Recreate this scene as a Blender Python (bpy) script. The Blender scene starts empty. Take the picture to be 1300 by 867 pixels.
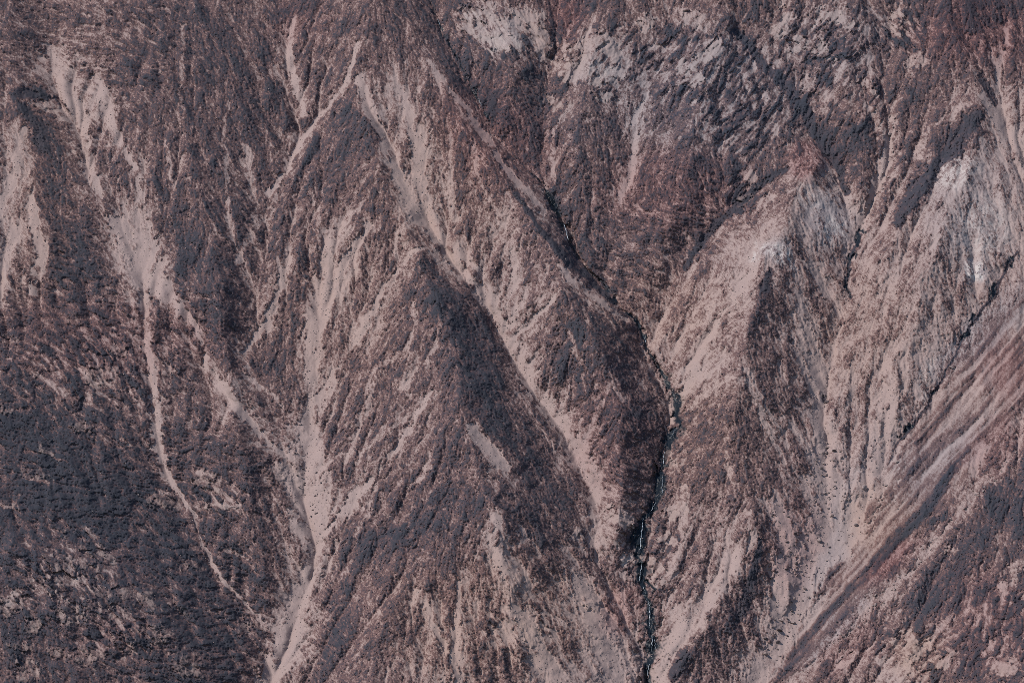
import bpy, math, time
import numpy as np

T0 = time.time()
R = math.radians
scene = bpy.context.scene

# ------------------------------------------------------------------ camera
DIST = 5000.0                      # metres from the camera to the middle of the slope
cam_data = bpy.data.cameras.new("camera")
cam_data.sensor_width = 36.0
cam_data.lens = 36.0 * DIST / 1300.0
cam_data.clip_start = 10.0
cam_data.clip_end = 30000.0
cam = bpy.data.objects.new("camera", cam_data)
cam.location = (0, -DIST, 0)
cam.rotation_euler = (R(90), 0, 0)
scene.collection.objects.link(cam)
scene.camera = cam

# ------------------------------------------------------------------ light
SUN_EL, SUN_AZ = 47.0, -64.0       # azimuth from the camera's back (-Y), negative = from the left
world = bpy.data.worlds.new("World")
scene.world = world
world.use_nodes = True
wn = world.node_tree
bg = wn.nodes["Background"]
sky = wn.nodes.new("ShaderNodeTexSky")
sky.sky_type = 'NISHITA'
sky.sun_disc = False
sdx = math.sin(R(SUN_AZ)) * math.cos(R(SUN_EL))
sdy = -math.cos(R(SUN_AZ)) * math.cos(R(SUN_EL))
sdz = math.sin(R(SUN_EL))
sky.sun_elevation = R(SUN_EL)
sky.sun_rotation = math.atan2(sdx, sdy)
sky.altitude = 3500
wn.links.new(sky.outputs[0], bg.inputs[0])
bg.inputs[1].default_value = 0.15
sun_data = bpy.data.lights.new("sun", 'SUN')
sun_data.energy = 4.6
sun_data.angle = R(0.6)
sun_data.color = (1.0, 0.925, 0.865)
sun = bpy.data.objects.new("sun", sun_data)
from mathutils import Vector
sun.rotation_euler = Vector((sdx, sdy, sdz)).to_track_quat('Z', 'Y').to_euler()
sun.location = (-2000, -2000, 3000)
scene.collection.objects.link(sun)
vs = scene.view_settings
vs.view_transform = 'Standard'
vs.look = 'None'
vs.exposure = 0.0
vs.gamma = 1.0
scene.cycles.max_bounces = 4
scene.cycles.diffuse_bounces = 2
scene.cycles.use_denoising = False
scene.cycles.pixel_filter_type = 'BLACKMAN_HARRIS'
scene.cycles.filter_width = .75

# ------------------------------------------------------------------ survey grid
# The slope was surveyed in metres across (u, 0..1300) and metres down (v, 0..867) on a plane that
# leans back; the relief stands out from that plane.
CELL = 1.02
U0, U1, V0, V1 = -40.0, 1340.0, -40.0, 907.0
us = np.arange(U0, U1 + .01, CELL)
vsx = np.arange(V0, V1 + .01, CELL)
NU, NV = len(us), len(vsx)
U, V = np.meshgrid(us.astype(np.float32), vsx.astype(np.float32))
LEAN = 1.2

rng = np.random.default_rng(7)

def lattice(x, y, seed):
    n = 512
    tab = np.random.default_rng(seed).random((n, n)).astype(np.float32)
    xi = np.floor(x).astype(np.int32); yi = np.floor(y).astype(np.int32)
    fx = (x - xi).astype(np.float32); fy = (y - yi).astype(np.float32)
    fx = fx * fx * (3 - 2 * fx); fy = fy * fy * (3 - 2 * fy)
    x0 = xi & 511; x1 = (xi + 1) & 511; y0 = yi & 511; y1 = (yi + 1) & 511
    a = tab[y0, x0]; b = tab[y0, x1]; c = tab[y1, x0]; d = tab[y1, x1]
    return (a + (b - a) * fx) * (1 - fy) + (c + (d - c) * fx) * fy

def fbm(x, y, size, octaves, seed, gain=.5, ridged=False):
    out = np.zeros_like(x); amp = 1.0; tot = 0.0; f = 1.0 / size
    for o in range(octaves):
        # turn the lattice a little each octave so that its axes never show
        a = .6 + o * 1.3
        xx = (x * math.cos(a) - y * math.sin(a)) * f + 37.1 * o
        yy = (x * math.sin(a) + y * math.cos(a)) * f + 11.7 * o
        n = lattice(xx, yy, seed + o) * 2 - 1
        if ridged: n = 1 - 2 * np.abs(n)
        out += n * amp; tot += amp; amp *= gain; f *= 2.03
    return out / tot

def sstep(a, b, x):
    t = np.clip((x - a) / (b - a), 0, 1)
    return t * t * (3 - 2 * t)

def blur(a, n):
    for _ in range(n):
        p = np.pad(a, 1, mode='edge')
        a = (p[:-2, 1:-1] + p[2:, 1:-1] + 2 * p[1:-1, 1:-1]) / 4
        p = np.pad(a, 1, mode='edge')
        a = (p[1:-1, :-2] + p[1:-1, 2:] + 2 * p[1:-1, 1:-1]) / 4
    return a

def resize(a, h, w):
    yy = np.linspace(0, a.shape[0] - 1, h); xx = np.linspace(0, a.shape[1] - 1, w)
    y0 = np.minimum(yy.astype(int), a.shape[0] - 2); x0 = np.minimum(xx.astype(int), a.shape[1] - 2)
    fy = (yy - y0)[:, None].astype(np.float32); fx = (xx - x0)[None, :].astype(np.float32)
    return ((a[y0][:, x0] * (1 - fx) + a[y0][:, x0 + 1] * fx) * (1 - fy)
            + (a[y0 + 1][:, x0] * (1 - fx) + a[y0 + 1][:, x0 + 1] * fx) * fy).astype(np.float32)

def norm(a):
    return (a - a.mean()) / (a.std() + 1e-6)

# ------------------------------------------------------------------ ridges and gullies (u, v, metres out of the leaning plane)
RIDGES = {
 'left_edge':  [(10, -60, 25), (15, 60, 25), (25, 125, 24), (45, 170, 22), (55, 300, 15), (45, 400, 8), (20, 470, 10)],
 'upper_left': [(150, -60, 22), (180, 60, 20), (230, 150, 16), (262, 290, 10), (285, 420, 2), (300, 540, -12), (318, 650, -25), (345, 760, -50)],
 'central':    [(480, -60, 35), (475, 0, 33), (468, 50, 32), (450, 105, 28), (472, 190, 26), (495, 250, 17), (532, 320, 19), (560, 380, 20), (578, 450, 26), (590, 520, 34), (612, 590, 36), (628, 650, 38), (640, 720, 22), (660, 800, 2), (680, 950, -20)],
 'lower_left_of_centre': [(560, 690, 20), (500, 760, 15), (470, 867, 15), (450, 950, 15)],
 'stream_left': [(510, -60, 20), (530, 60, 22), (575, 130, 20), (620, 200, 18), (665, 262, 14), (705, 322, 18), (740, 348, 8), (790, 398, -20), (835, 455, -44)],
 'middle':     [(705, 322, 18), (715, 375, 26), (765, 450, 18), (788, 530, -2), (792, 610, -22), (785, 690, -42)],
 'cliff_head': [(640, -60, 25), (640, 20, 22), (655, 90, 8), (650, 170, -10)],
 'upper_bluff': [(790, -60, 25), (765, 40, 22), (745, 120, 8), (735, 200, -8), (745, 270, -20)],
 'grey_face':  [(915, -60, 35), (920, 30, 28), (895, 110, 22), (880, 180, 14), (865, 260, -4), (830, 340, -22), (820, 390, -40)],
 'right_spur': [(1045, 200, 6), (1010, 250, 16), (985, 300, 22), (976, 340, 24), (955, 400, 22), (936, 465, 20), (932, 550, 6), (945, 620, -8), (964, 676, -14), (910, 785, -34), (862, 867, -52), (830, 950, -66)],
 'upper_right': [(1080, -60, 30), (1085, 20, 25), (1070, 110, 12), (1090, 190, 0), (1098, 250, -18)],
 'pale_face':  [(1200, -60, 35), (1205, 30, 30), (1235, 95, 26), (1240, 137, 27), (1200, 200, 16), (1152, 272, 5), (1130, 330, -6), (1115, 400, -20), (1100, 480, -36), (1085, 570, -52)],
 'pale_front': [(1240, 137, 27), (1225, 220, 26), (1195, 300, 16), (1170, 380, 2), (1150, 450, -18), (1138, 530, -40)],
 'right_slope': [(1420, 250, 25), (1400, 400, 40), (1390, 560, 70), (1350, 720, 85), (1330, 867, 100), (1320, 960, 105)],
 'dark_corner': [(-110, 440, 30), (-90, 600, 62), (-80, 760, 85), (-80, 960, 105)],
 'outcrops':   [(20, 690, 42), (110, 730, 24), (200, 790, 2), (260, 867, -18), (280, 950, -20)],
}
GULLIES = {
 'stream':  [(530, -60, 5), (545, 0, -2), (556, 30, -5), (600, 110, -12), (625, 165, -18), (690, 225, -26), (715, 280, -28), (735, 330, -30), (775, 375, -38), (810, 420, -46), (830, 460, -54), (862, 510, -56), (850, 570, -56), (832, 640, -57), (815, 680, -58), (812, 740, -61), (820, 790, -65), (828, 830, -70), (828, 867, -74), (828, 950, -78)],
 'long':    [(462, 118, 24), (490, 172, 13), (520, 245, 0), (560, 305, -14), (610, 370, -28), (650, 440, -40), (690, 510, -54), (735, 570, -56), (758, 620, -58), (760, 690, -56), (785, 770, -62), (822, 840, -70)],
 'inner_left': [(380, -60, -5), (370, 40, -12), (368, 80, -18), (386, 155, -28), (365, 198, -26), (342, 240, -26), (325, 320, -28), (318, 420, -32), (345, 505, -38), (386, 580, -52)],
 'main_left': [(418, 285, -8), (410, 350, -20), (400, 405, -28), (396, 450, -34), (400, 490, -38), (388, 545, -48), (386, 600, -54), (390, 650, -58), (402, 692, -62), (385, 765, -66), (350, 850, -70), (318, 950, -74)],
 'main_left_branch': [(530, 305, 12), (500, 348, -6), (452, 430, -20), (424, 465, -32), (395, 520, -44)],
 'far_left': [(60, -60, 5), (60, 70, 0), (75, 120, -2), (110, 190, -6), (165, 280, -8), (190, 370, -12), (185, 440, -18), (196, 540, -26), (206, 600, -30), (245, 660, -40), (262, 720, -48), (310, 775, -58), (356, 835, -68)],
 'far_left_branch': [(215, 378, -6), (256, 450, -18), (288, 508, -28), (345, 570, -42), (384, 604, -54)],
 'head':    [(715, -60, 10), (708, 30, -5), (692, 90, -22), (690, 155, -20), (691, 222, -26)],
 'grey_left': [(865, -60, 20), (855, 40, 5), (805, 150, -12), (800, 200, -20), (790, 250, -24), (765, 320, -34), (775, 372, -38)],
 'slant':   [(1010, 206, 0), (930, 262, -18), (880, 312, -30), (848, 372, -42), (828, 448, -53)],
 'right_inner': [(920, 5, 20), (932, 42, 6), (990, 100, -8), (1050, 192, -20), (1080, 252, -28), (1097, 292, -36), (1085, 322, -38), (1078, 372, -36), (1062, 430, -38), (1050, 500, -45), (1050, 580, -51), (1052, 650, -57), (1025, 740, -63), (980, 850, -71), (950, 950, -75)],
 'right_upper': [(1140, -60, 20), (1130, 20, 8), (1122, 100, 0), (1132, 185, -8), (1120, 235, -16), (1098, 292, -36)],
 'right_edge': [(1285, -60, 25), (1272, 40, 16), (1262, 100, 10), (1285, 180, 4), (1330, 250, 0), (1370, 300, 0)],
 'right_diag': [(1370, 270, 5), (1300, 325, -10), (1265, 375, -22), (1232, 430, -32), (1200, 490, -42), (1152, 552, -50), (1120, 620, -55), (1060, 740, -62), (1005, 830, -69), (970, 880, -73)],
 'spur_foot': [(1005, 610, -26), (1008, 700, -42), (990, 800, -62)],
}
step = 4.0
cw, ch = int((U1 - U0) / step) + 1, int((V1 - V0) / step) + 1

def rasterise(lines, w, h, s):
    m = np.zeros((h, w), bool); val = np.zeros((h, w), np.float32)
    for pts in lines:
        for (a, b, c), (d, e, f) in zip(pts[:-1], pts[1:]):
            n = int(max(abs(d - a), abs(e - b)) / s * 2) + 2
            for t in np.linspace(0, 1, n):
                i = int(round((b + (e - b) * t - V0) / s)); j = int(round((a + (d - a) * t - U0) / s))
                if 0 <= i < h and 0 <= j < w:
                    m[i, j] = True; val[i, j] = c + (f - c) * t
    return m, val

alllines = list(RIDGES.values()) + list(GULLIES.values())
cur = None
for s in (32.0, 16.0, 8.0, 4.0):
    w, h = int((U1 - U0) / s) + 1, int((V1 - V0) / s) + 1
    m, val = rasterise(alllines, w, h, s)
    cur = np.zeros((h, w), np.float32) if cur is None else resize(cur, h, w)
    for it in range(220 if s > 8 else 120):
        cur[m] = val[m]
        p = np.pad(cur, 1, mode='edge')
        cur = (p[:-2, 1:-1] + p[2:, 1:-1] + p[1:-1, :-2] + p[1:-1, 2:]) / 4
    cur[m] = val[m]
macro_c = blur(cur, 2)
relief = blur(resize(macro_c, NV, NU), 3) * 1.2

# soft bends so that no crest runs as a straight line
WX = fbm(U, V, 60, 4, 11); WY = fbm(U, V, 60, 4, 23)
wfx = fbm(U, V, 14, 3, 31); wfy = fbm(U, V, 14, 3, 47)

def sample(a, u, v):
    j = np.clip(np.rint((u - U0) / CELL).astype(np.int32), 0, NU - 1)
    i = np.clip(np.rint((v - V0) / CELL).astype(np.int32), 0, NV - 1)
    return a[i, j]
relief = blur(sample(relief, U + WX * 9 + wfx * 3, V + WY * 9 + wfy * 3), 2)
relief += 9 * fbm(U, V, 90, 4, 61)

# ------------------------------------------------------------------ running water cuts runnels into the slope
def flow(rel_, jit):
    """water let down the slope row by row; returns how much passes each point"""
    gv_, gu_ = np.gradient(rel_, CELL)
    fu_ = -gu_; fz_ = np.maximum(LEAN + gv_, .25)
    sh = np.clip(fu_ * fz_ / (1 + fu_ * fu_), -1.6, 1.6) + jit
    acc = np.ones_like(rel_); jj_ = np.arange(NU, dtype=np.float32)
    for i in range(NV - 1):
        t = np.clip(jj_ + sh[i], 0, NU - 1.001); j0 = t.astype(np.int32); f = t - j0
        acc[i + 1] += np.bincount(j0, acc[i] * (1 - f), NU)[:NU] + np.bincount(j0 + 1, acc[i] * f, NU)[:NU]
        acc[i + 1] *= .992                                  # a little soaks away
    return acc
relief += 2.6 * fbm(U, V, 30, 3, 71) + 1.0 * fbm(U, V, 11, 2, 77)
patchy = .15 + .85 * sstep(-.25, .35, fbm(U, V, 70, 3, 87))
patchy *= 1 - .85 * (1 - sstep(28, 62, np.abs((U - 1330) * .79 + (V - 420) * .61))) * sstep(380, 450, V)   # the smooth banded slope sheds its water evenly
def lowpass(a, k, n): return resize(blur(resize(a, NV // k, NU // k), n), NV, NU)
for it in range(5):
    acc = flow(blur(relief, 3), .35 * wfx)
    cut = np.log1p(acc / 10)
    cut = np.clip(cut - lowpass(cut, 6, 8), -1.0, 3.0)
    relief -= (.22 * blur(cut, 2) + .70 * lowpass(cut, 3, 2) + .75 * lowpass(cut, 6, 2)) * patchy
acc = flow(blur(relief, 3), .35 * wfx)
lg = np.log1p(acc / 10)
runnel = norm(blur(lg, 2) - lowpass(lg, 8, 5))                      # high in the runnels, low on the ribs
brook = sstep(2.6, 4.6, blur(lg, 2)) * patchy                      # the larger runnels, floored with loose ground
print('runnels', time.time() - T0)

# ------------------------------------------------------------------ fall lines
small = blur(relief, 8)
gv, gu = np.gradient(small, CELL)
fu = -gu                      # depth grows to the right
fz = LEAN + gv                # depth grows upwards
fz = np.maximum(fz, .25)
dx = fu * fz
dy = 1 + fu * fu              # down the picture
l = np.sqrt(dx * dx + dy * dy)
dx, dy = (dx / l).astype(np.float32), (dy / l).astype(np.float32)

lean = np.arctan2(blur(dx, 6), blur(dy, 6)) + .25 * wfx              # which way the ground falls here
CRAG_A = [(600, 30, 40, 40), (640, 45, 60, 45), (690, 60, 30, 40), (95, 735, 70, 38), (25, 770, 28, 22), (150, 812, 55, 28), (270, 635, 45, 22), (1130, 40, 60, 40), (120, 470, 110, 60), (660, 800, 60, 40), (60, 125, 40, 20)]
CRAG_B = [(765, 75, 75, 55), (890, 80, 110, 70), (1030, 60, 90, 70), (950, 240, 40, 35), (1160, 830, 60, 50), (1270, 800, 60, 80), (830, 715, 50, 50), (960, 150, 90, 60), (1080, 130, 60, 60)]
def crag(items):
    return np.maximum.reduce([1 - sstep(.5, 1.15, np.sqrt(((U + WX * 14 + wfx * 5 - a) / c) ** 2 + ((V + WY * 14 + wfy * 5 - b) / d) ** 2)) for a, b, c, d in items])
crag_a, crag_b = crag(CRAG_A), crag(CRAG_B)
crags = np.maximum(crag_a, crag_b)
# the grain of the rock: down the fall lines, along near-level ledges on the left, along steep slabs in the crags
def soft(items, k=1.0):
    return np.maximum.reduce([1 - sstep(.4, 1.2, np.sqrt(((U + WX * 30 - a) / c) ** 2 + ((V + WY * 30 - b) / d) ** 2)) for a, b, c, d in items]) * k
bedw = soft([(110, 440, 220, 190), (120, 640, 260, 210), (240, 800, 220, 150), (120, 60, 160, 150), (850, 290, 110, 60), (800, 640, 50, 90), (330, 560, 60, 90), (800, 350, 70, 60)])
gdx = dx.copy(); gdy = dy.copy()
tl = .30 + .9 * WX
gdx = gdx * (1 - bedw) + bedw; gdy = gdy * (1 - bedw) + bedw * tl
gdx = gdx * (1 - crag_a) + crag_a * (.55 + .9 * WY); gdy = gdy * (1 - crag_a) + crag_a * .8
gdx = gdx * (1 - crag_b) + crag_b * (-.55 + .9 * WY); gdy = gdy * (1 - crag_b) + crag_b * .8
l = np.sqrt(gdx * gdx + gdy * gdy) + 1e-4
gdx /= l; gdy /= l
def streaks(noises, length, stepc, wander=0.0, fx_=None, fy_=None):
    """carry each noise along the fall lines"""
    out = [n.copy() for n in noises]; tot = 1.0
    if fx_ is None: fx_, fy_ = dx, dy
    for sgn in (1, -1):
        pu, pv = U.copy(), V.copy()
        for k in range(length):
            j = np.clip(((pu - U0) / CELL + .5).astype(np.int32), 0, NU - 1)
            i = np.clip(((pv - V0) / CELL + .5).astype(np.int32), 0, NV - 1)
            if wander:
                pu += sgn * stepc * (fx_[i, j] + wander * wfx[i, j]); pv += sgn * stepc * (fy_[i, j] + wander * wfy[i, j])
            else:
                pu += sgn * stepc * fx_[i, j]; pv += sgn * stepc * fy_[i, j]
            wgt = .5 + .5 * math.cos(math.pi * (k + 1) / (length + 1))
            for o, n in zip(out, noises):
                o += wgt * n[i, j]
            if sgn == 1: tot += 2 * wgt
    return [norm(o) for o in out]

def white(n):
    a = rng.standard_normal(U.shape).astype(np.float32)
    return norm(blur(a, n)) if n else a
coarse_n = fbm(U, V, 17, 2, 101)
mid_n = fbm(U, V, 7, 2, 131)
st_coarse, st_mid = streaks([coarse_n, mid_n], 13, 3.2, .55)          # ribs and runnels
st_thin, st_short = streaks([white(1), fbm(U, V, 3.2, 2, 171)], 8, 1.5, .8)   # rills two or three metres wide
st_dash, st_d2 = streaks([white(0), white(1)], 3, 1.15, .9, gdx, gdy)    # splinters and cracks along the grain
st_slab, st_slab2 = streaks([fbm(U, V, 2.6, 2, 611), fbm(U, V, 6, 2, 641)], 8, 1.6, .6, gdx, gdy)
sharp = norm(1 - np.abs(st_slab) - .6 * np.abs(st_d2))                         # crisp edges between slabs
st_fine = st_thin
gr = white(1); gr0 = white(0)                                         # grain one or two metres across
# bedding: short ledges lying nearly level, tilted and folded across the slope
bx = U + WX * 30; by = V + WY * 34 + .18 * U
bed = norm(fbm(bx * .28, by, 5.5, 3, 301) + .5 * fbm(bx * .4, by, 11, 2, 333))
print('streaks', time.time() - T0)

# ------------------------------------------------------------------ ground cover (0 bare scree .. 9 scrub, dark rock and painted-in shade), 50 m squares
COVER_SHADE = """
65567766667645655575555777
53477776656755445665665666
64367777744777655666756654
47467776854577766666675753
47567676664556676775355522
38638655554545766643235322
48828845445444665523433433
57746846456844655445433344
66765755455874764455443345
76666555654785766445434344
88766554655786466555443454
88876663556767466565433556
88887673567757645554433657
87888774687546545535335577
87778873675534445445245776
87778863655434335364355676
87778864764454334553454667
""".split()
cov = np.array([[int(c) for c in row] for row in COVER_SHADE], np.float32) / 9
PU = U + WX * 16 + wfx * 7; PV = V + WY * 16 + wfy * 7
gx = np.clip((PU - 25) / 50, 0, 24.999); gy = np.clip((PV - 25.5) / 51, 0, 15.999)
xi, yi = gx.astype(int), gy.astype(int); fx, fy = gx - xi, gy - yi
fx = fx * fx * (3 - 2 * fx); fy = fy * fy * (3 - 2 * fy)
D = (cov[yi, xi] * (1 - fx) + cov[yi, xi + 1] * fx) * (1 - fy) + (cov[yi + 1, xi] * (1 - fx) + cov[yi + 1, xi + 1] * fx) * fy

def stroke(lines, wob=1.0, frayed=1.0):
    """soft band along one or several polylines of (u, v, half width)"""
    out = np.zeros_like(U)
    for pts in lines:
        wm = max(p[2] for p in pts) * 2 + 26
        j0 = max(0, int((min(p[0] for p in pts) - wm - U0) / CELL)); j1 = min(NU, int((max(p[0] for p in pts) + wm - U0) / CELL))
        i0 = max(0, int((min(p[1] for p in pts) - wm - V0) / CELL)); i1 = min(NV, int((max(p[1] for p in pts) + wm - V0) / CELL))
        if j1 <= j0 or i1 <= i0: continue
        sl = (slice(i0, i1), slice(j0, j1))
        x = U[sl] + (WX[sl] * 4 + wfx[sl] * 5) * wob; y = V[sl] + (WY[sl] * 4 + wfy[sl] * 5) * wob
        best = np.full(x.shape, 99., np.float32)
        if frayed == .6: x = x + 3.2 * p_mid[sl] + 2 * t_mid[sl]; y = y + 2.5 * p_mid[sl]
        if len(pts) == 1: pts = pts * 2
        for (a, b, w0), (c, d, w1) in zip(pts[:-1], pts[1:]):
            ll = (c - a) ** 2 + (d - b) ** 2
            t = np.clip(((x - a) * (c - a) + (y - b) * (d - b)) / ll, 0, 1) if ll > 0 else np.zeros_like(x)
            dd = np.hypot(x - a - t * (c - a), y - b - t * (d - b)) / (w0 + (w1 - w0) * t)
            best = np.minimum(best, dd)
        best = best + (.22 * st_short[sl] + .20 * st_mid[sl] + .20 * gr[sl]) * frayed * sstep(.25, .9, best)
        out[sl] = np.maximum(out[sl], 1 - sstep(.60, 1.30, best))
    return out

SCREE = [
 ('upper pale scree chute split by a dark rock island on the far left slope', [[(60, 66, 4), (75, 100, 8), (90, 125, 11), (104, 148, 9), (102, 170, 6), (110, 195, 7), (122, 235, 6), (130, 252, 3)], [(118, 95, 4), (130, 115, 8), (137, 145, 8), (153, 185, 4), (172, 212, 6), (177, 240, 5), (178, 255, 3)]]),
 ('broad smooth pale scree slide below the dark island on the far left slope', [[(150, 284, 8), (178, 284, 14)], [(165, 288, 20), (175, 312, 22), (190, 345, 20), (208, 374, 11), (235, 398, 5), (254, 432, 4)]]),
 ('long thin pale scree runnel winding down through the dark lower left slope', [[(181, 375, 6), (184, 410, 5), (186, 450, 5), (195, 480, 6), (195, 530, 8), (197, 570, 7), (203, 598, 5), (225, 630, 3.2), (244, 655, 3), (247, 685, 3), (265, 720, 3), (285, 750, 3), (320, 783, 3), (342, 803, 5)]]),
 ('diagonal pale scree strip feeding the main left chute from the upper left', [[(258, 452, 5), (275, 490, 8), (290, 505, 9), (310, 530, 4.5), (340, 565, 4), (375, 588, 5)]]),
 ('pale scree slope on the left edge below the dark rock notch', [[(33, 165, 4), (22, 215, 7), (4, 258, 8), (-30, 300, 10)], [(20, 292, 9), (10, 330, 6), (0, 370, 5)]]),
 ('short pale scree tongue left of the dark scrub patch on the left edge', [[(40, 250, 4), (48, 290, 7), (56, 325, 8), (44, 372, 4)]]),
 ('widest pale scree chute, fanning then pinching at the foot of the left gully', [[(424, 456, 3), (420, 480, 4), (398, 515, 8), (386, 535, 8), (390, 560, 12), (390, 590, 16), (388, 625, 21), (395, 660, 17), (403, 694, 7), (392, 725, 8), (380, 770, 10), (365, 815, 12), (345, 867, 13), (325, 940, 14)]]),
 ('pale scree head of the main left gully above its narrow neck', [[(415, 292, 5), (412, 340, 7), (400, 400, 13), (395, 440, 9), (393, 480, 6)], [(470, 287, 4), (440, 330, 5), (424, 370, 5), (410, 400, 6)]]),
 ('short bright scree strip running down left from the dark central peak', [[(535, 315, 3), (500, 352, 5), (478, 385, 6), (465, 410, 8), (448, 432, 6)]]),
 ('slanting scree strip joining the main left chute from the right', [[(548, 498, 3), (505, 565, 4), (470, 610, 6), (430, 655, 6), (405, 690, 5)]]),
 ('thin scree strips on the left flank between dark scrub ribs', [[(368, 325, 4), (352, 370, 5), (340, 410, 6), (315, 440, 5)]]),
 ('long pale scree chute running down right beneath the dark central flank', [[(455, 105, 5), (480, 160, 6), (500, 210, 6), (520, 260, 8), (555, 305, 7), (590, 345, 6), (625, 390, 7), (648, 430, 8), (665, 470, 10), (690, 510, 9), (715, 540, 9), (740, 575, 8), (757, 610, 8), (758, 660, 7), (754, 692, 7)]]),
 ('parallel upper scree branch running into the long central chute', [[(500, 105, 4), (525, 150, 8), (530, 200, 8), (535, 250, 9), (545, 288, 9)]]),
 ('narrow scree branches converging on the middle of the long chute', [[(575, 310, 4), (605, 340, 5), (630, 382, 5)], [(650, 322, 5), (652, 380, 5), (650, 430, 5)], [(702, 376, 3), (680, 405, 4), (660, 426, 4)]]),
 ('pale scree streak along the crest left of the stream gorge', [[(545, 85, 3), (600, 150, 3.5), (640, 210, 4), (690, 268, 4)], [(708, 333, 3), (735, 360, 4.5), (765, 385, 4.5), (795, 406, 3)]]),
 ('isolated oval of pale scree amid the dark central scrub', [[(599, 540, 7), (613, 560, 12), (631, 582, 10), (643, 593, 5)]]),
 ('pale scree apron spreading down the lower middle slope', [[(628, 652, 8), (622, 690, 4), (645, 730, 7), (655, 770, 9), (680, 820, 12), (700, 880, 16)], [(730, 740, 8), (760, 800, 14), (780, 867, 16)]]),
 ('pair of pale scree runnels on the lower middle slope', [[(580, 735, 4), (578, 800, 6), (578, 880, 8)], [(530, 750, 3), (550, 790, 4), (565, 822, 5)]]),
 ('straight pale scree slide slanting down left to the foot of the stream', [[(958, 684, 4), (925, 730, 6), (890, 780, 9), (855, 825, 11), (835, 880, 12)]]),
 ('boulder strewn scree floor of the big right hand gully', [[(1028, 418, 5), (1045, 480, 9), (1046, 540, 9), (1060, 600, 14), (1060, 660, 17), (1042, 720, 17), (1015, 780, 15), (990, 830, 13), (962, 890, 13)]]),
 ('smooth pale scree tongue running down beside the boulders on the right', [[(1132, 468, 5), (1135, 520, 8), (1130, 570, 12), (1110, 620, 15), (1085, 670, 14), (1065, 715, 8)]]),
 ('rosy scree fan beneath the right spur, dotted with dark rocks', [[(992, 640, 6), (1004, 700, 15), (1000, 760, 16), (985, 805, 10)]]),
 ('pale scree chute below the upper right peak on the right edge', [[(1248, 128, 5), (1270, 160, 7), (1290, 185, 8), (1330, 235, 9)], [(1275, 40, 2.5), (1264, 95, 3.5), (1272, 145, 5)]]),
 ('light scree cap on the left shoulder of the right spur', [[(978, 298, 6), (962, 318, 9), (950, 350, 8), (918, 400, 5), (892, 450, 5), (870, 500, 4), (858, 535, 5)]]),
 ('pale scree floor of the upper right gully above the dark pool', [[(1132, 150, 4), (1122, 215, 7), (1108, 260, 8), (1100, 285, 6)], [(1048, 200, 3), (1075, 245, 4.5), (1095, 280, 5)]]),
 ('small bright white scree fan on the right edge', [[(1238, 328, 8), (1250, 352, 5)]]),
 ('thin scree thread in the left inner gully near the top', [[(374, 20, 3), (366, 70, 4), (375, 100, 4), (388, 145, 4)], [(455, 58, 2.5), (440, 100, 3), (402, 152, 3), (366, 204, 5), (346, 240, 6)]]),
 ('thin scree thread dropping below the grey bluff', [[(815, 130, 4), (802, 158, 4), (805, 180, 4), (803, 212, 4), (790, 250, 5)]]),
 ('rubble band slanting across the dark lower right slope', [[(1310, 560, 4), (1250, 620, 3.5), (1200, 680, 4.5), (1150, 740, 4), (1100, 780, 3), (1060, 832, 3)]]),
]
EXTRA_PALE = [
 [(35, 605, 2), (60, 612, 3)], [(110, 675, 3), (128, 682, 2)], [(195, 622, 2), (215, 632, 2.5)], [(150, 560, 2), (175, 570, 2)], [(60, 570, 2), (85, 585, 2)], [(250, 602, 2), (270, 608, 2)], [(5, 640, 3), (20, 645, 2)], [(30, 745, 3), (10, 770, 4)], [(280, 700, 2), (310, 715, 2)],
 [(598, 20, 4), (592, 36, 3)], [(622, 50, 4), (640, 60, 4)], [(682, 45, 3.5), (688, 70, 3.5)], [(735, 50, 5), (752, 40, 4)], [(772, 48, 4), (768, 66, 5)], [(775, 90, 5), (792, 98, 4)], [(735, 85, 6)], [(718, 62, 4)],   # thin patches of loose ground that are not chutes of their own
 [(570, 180, 3), (572, 230, 4), (575, 280, 4)], [(285, 200, 2.5), (288, 260, 4), (292, 300, 5)], [(330, 280, 5), (300, 330, 5)],
 [(480, 480, 3), (450, 560, 4), (440, 590, 3)], [(1208, 780, 4), (1165, 830, 8), (1140, 870, 9)], [(1012, 375, 4), (1025, 430, 5), (1040, 480, 6)],
 [(945, 480, 3), (975, 540, 4), (1000, 590, 4)], [(1070, 540, 4), (1090, 490, 3)], [(525, 450, 8), (515, 490, 8)], [(720, 420, 3), (742, 470, 3)],
 [(560, 40, 3)], [(1180, 200, 8), (1215, 230, 10), (1250, 260, 12), (1290, 300, 10)], [(1030, 230, 10), (1060, 270, 12)], [(480, 560, 4), (520, 525, 3)],
 [(875, 620, 4), (868, 700, 5), (850, 740, 6)], [(1225, 560, 4), (1255, 570, 5), (1240, 600, 4)], [(255, 642, 3), (300, 648, 3.5)], [(1010, 540, 4), (1035, 580, 5)],
]
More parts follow.
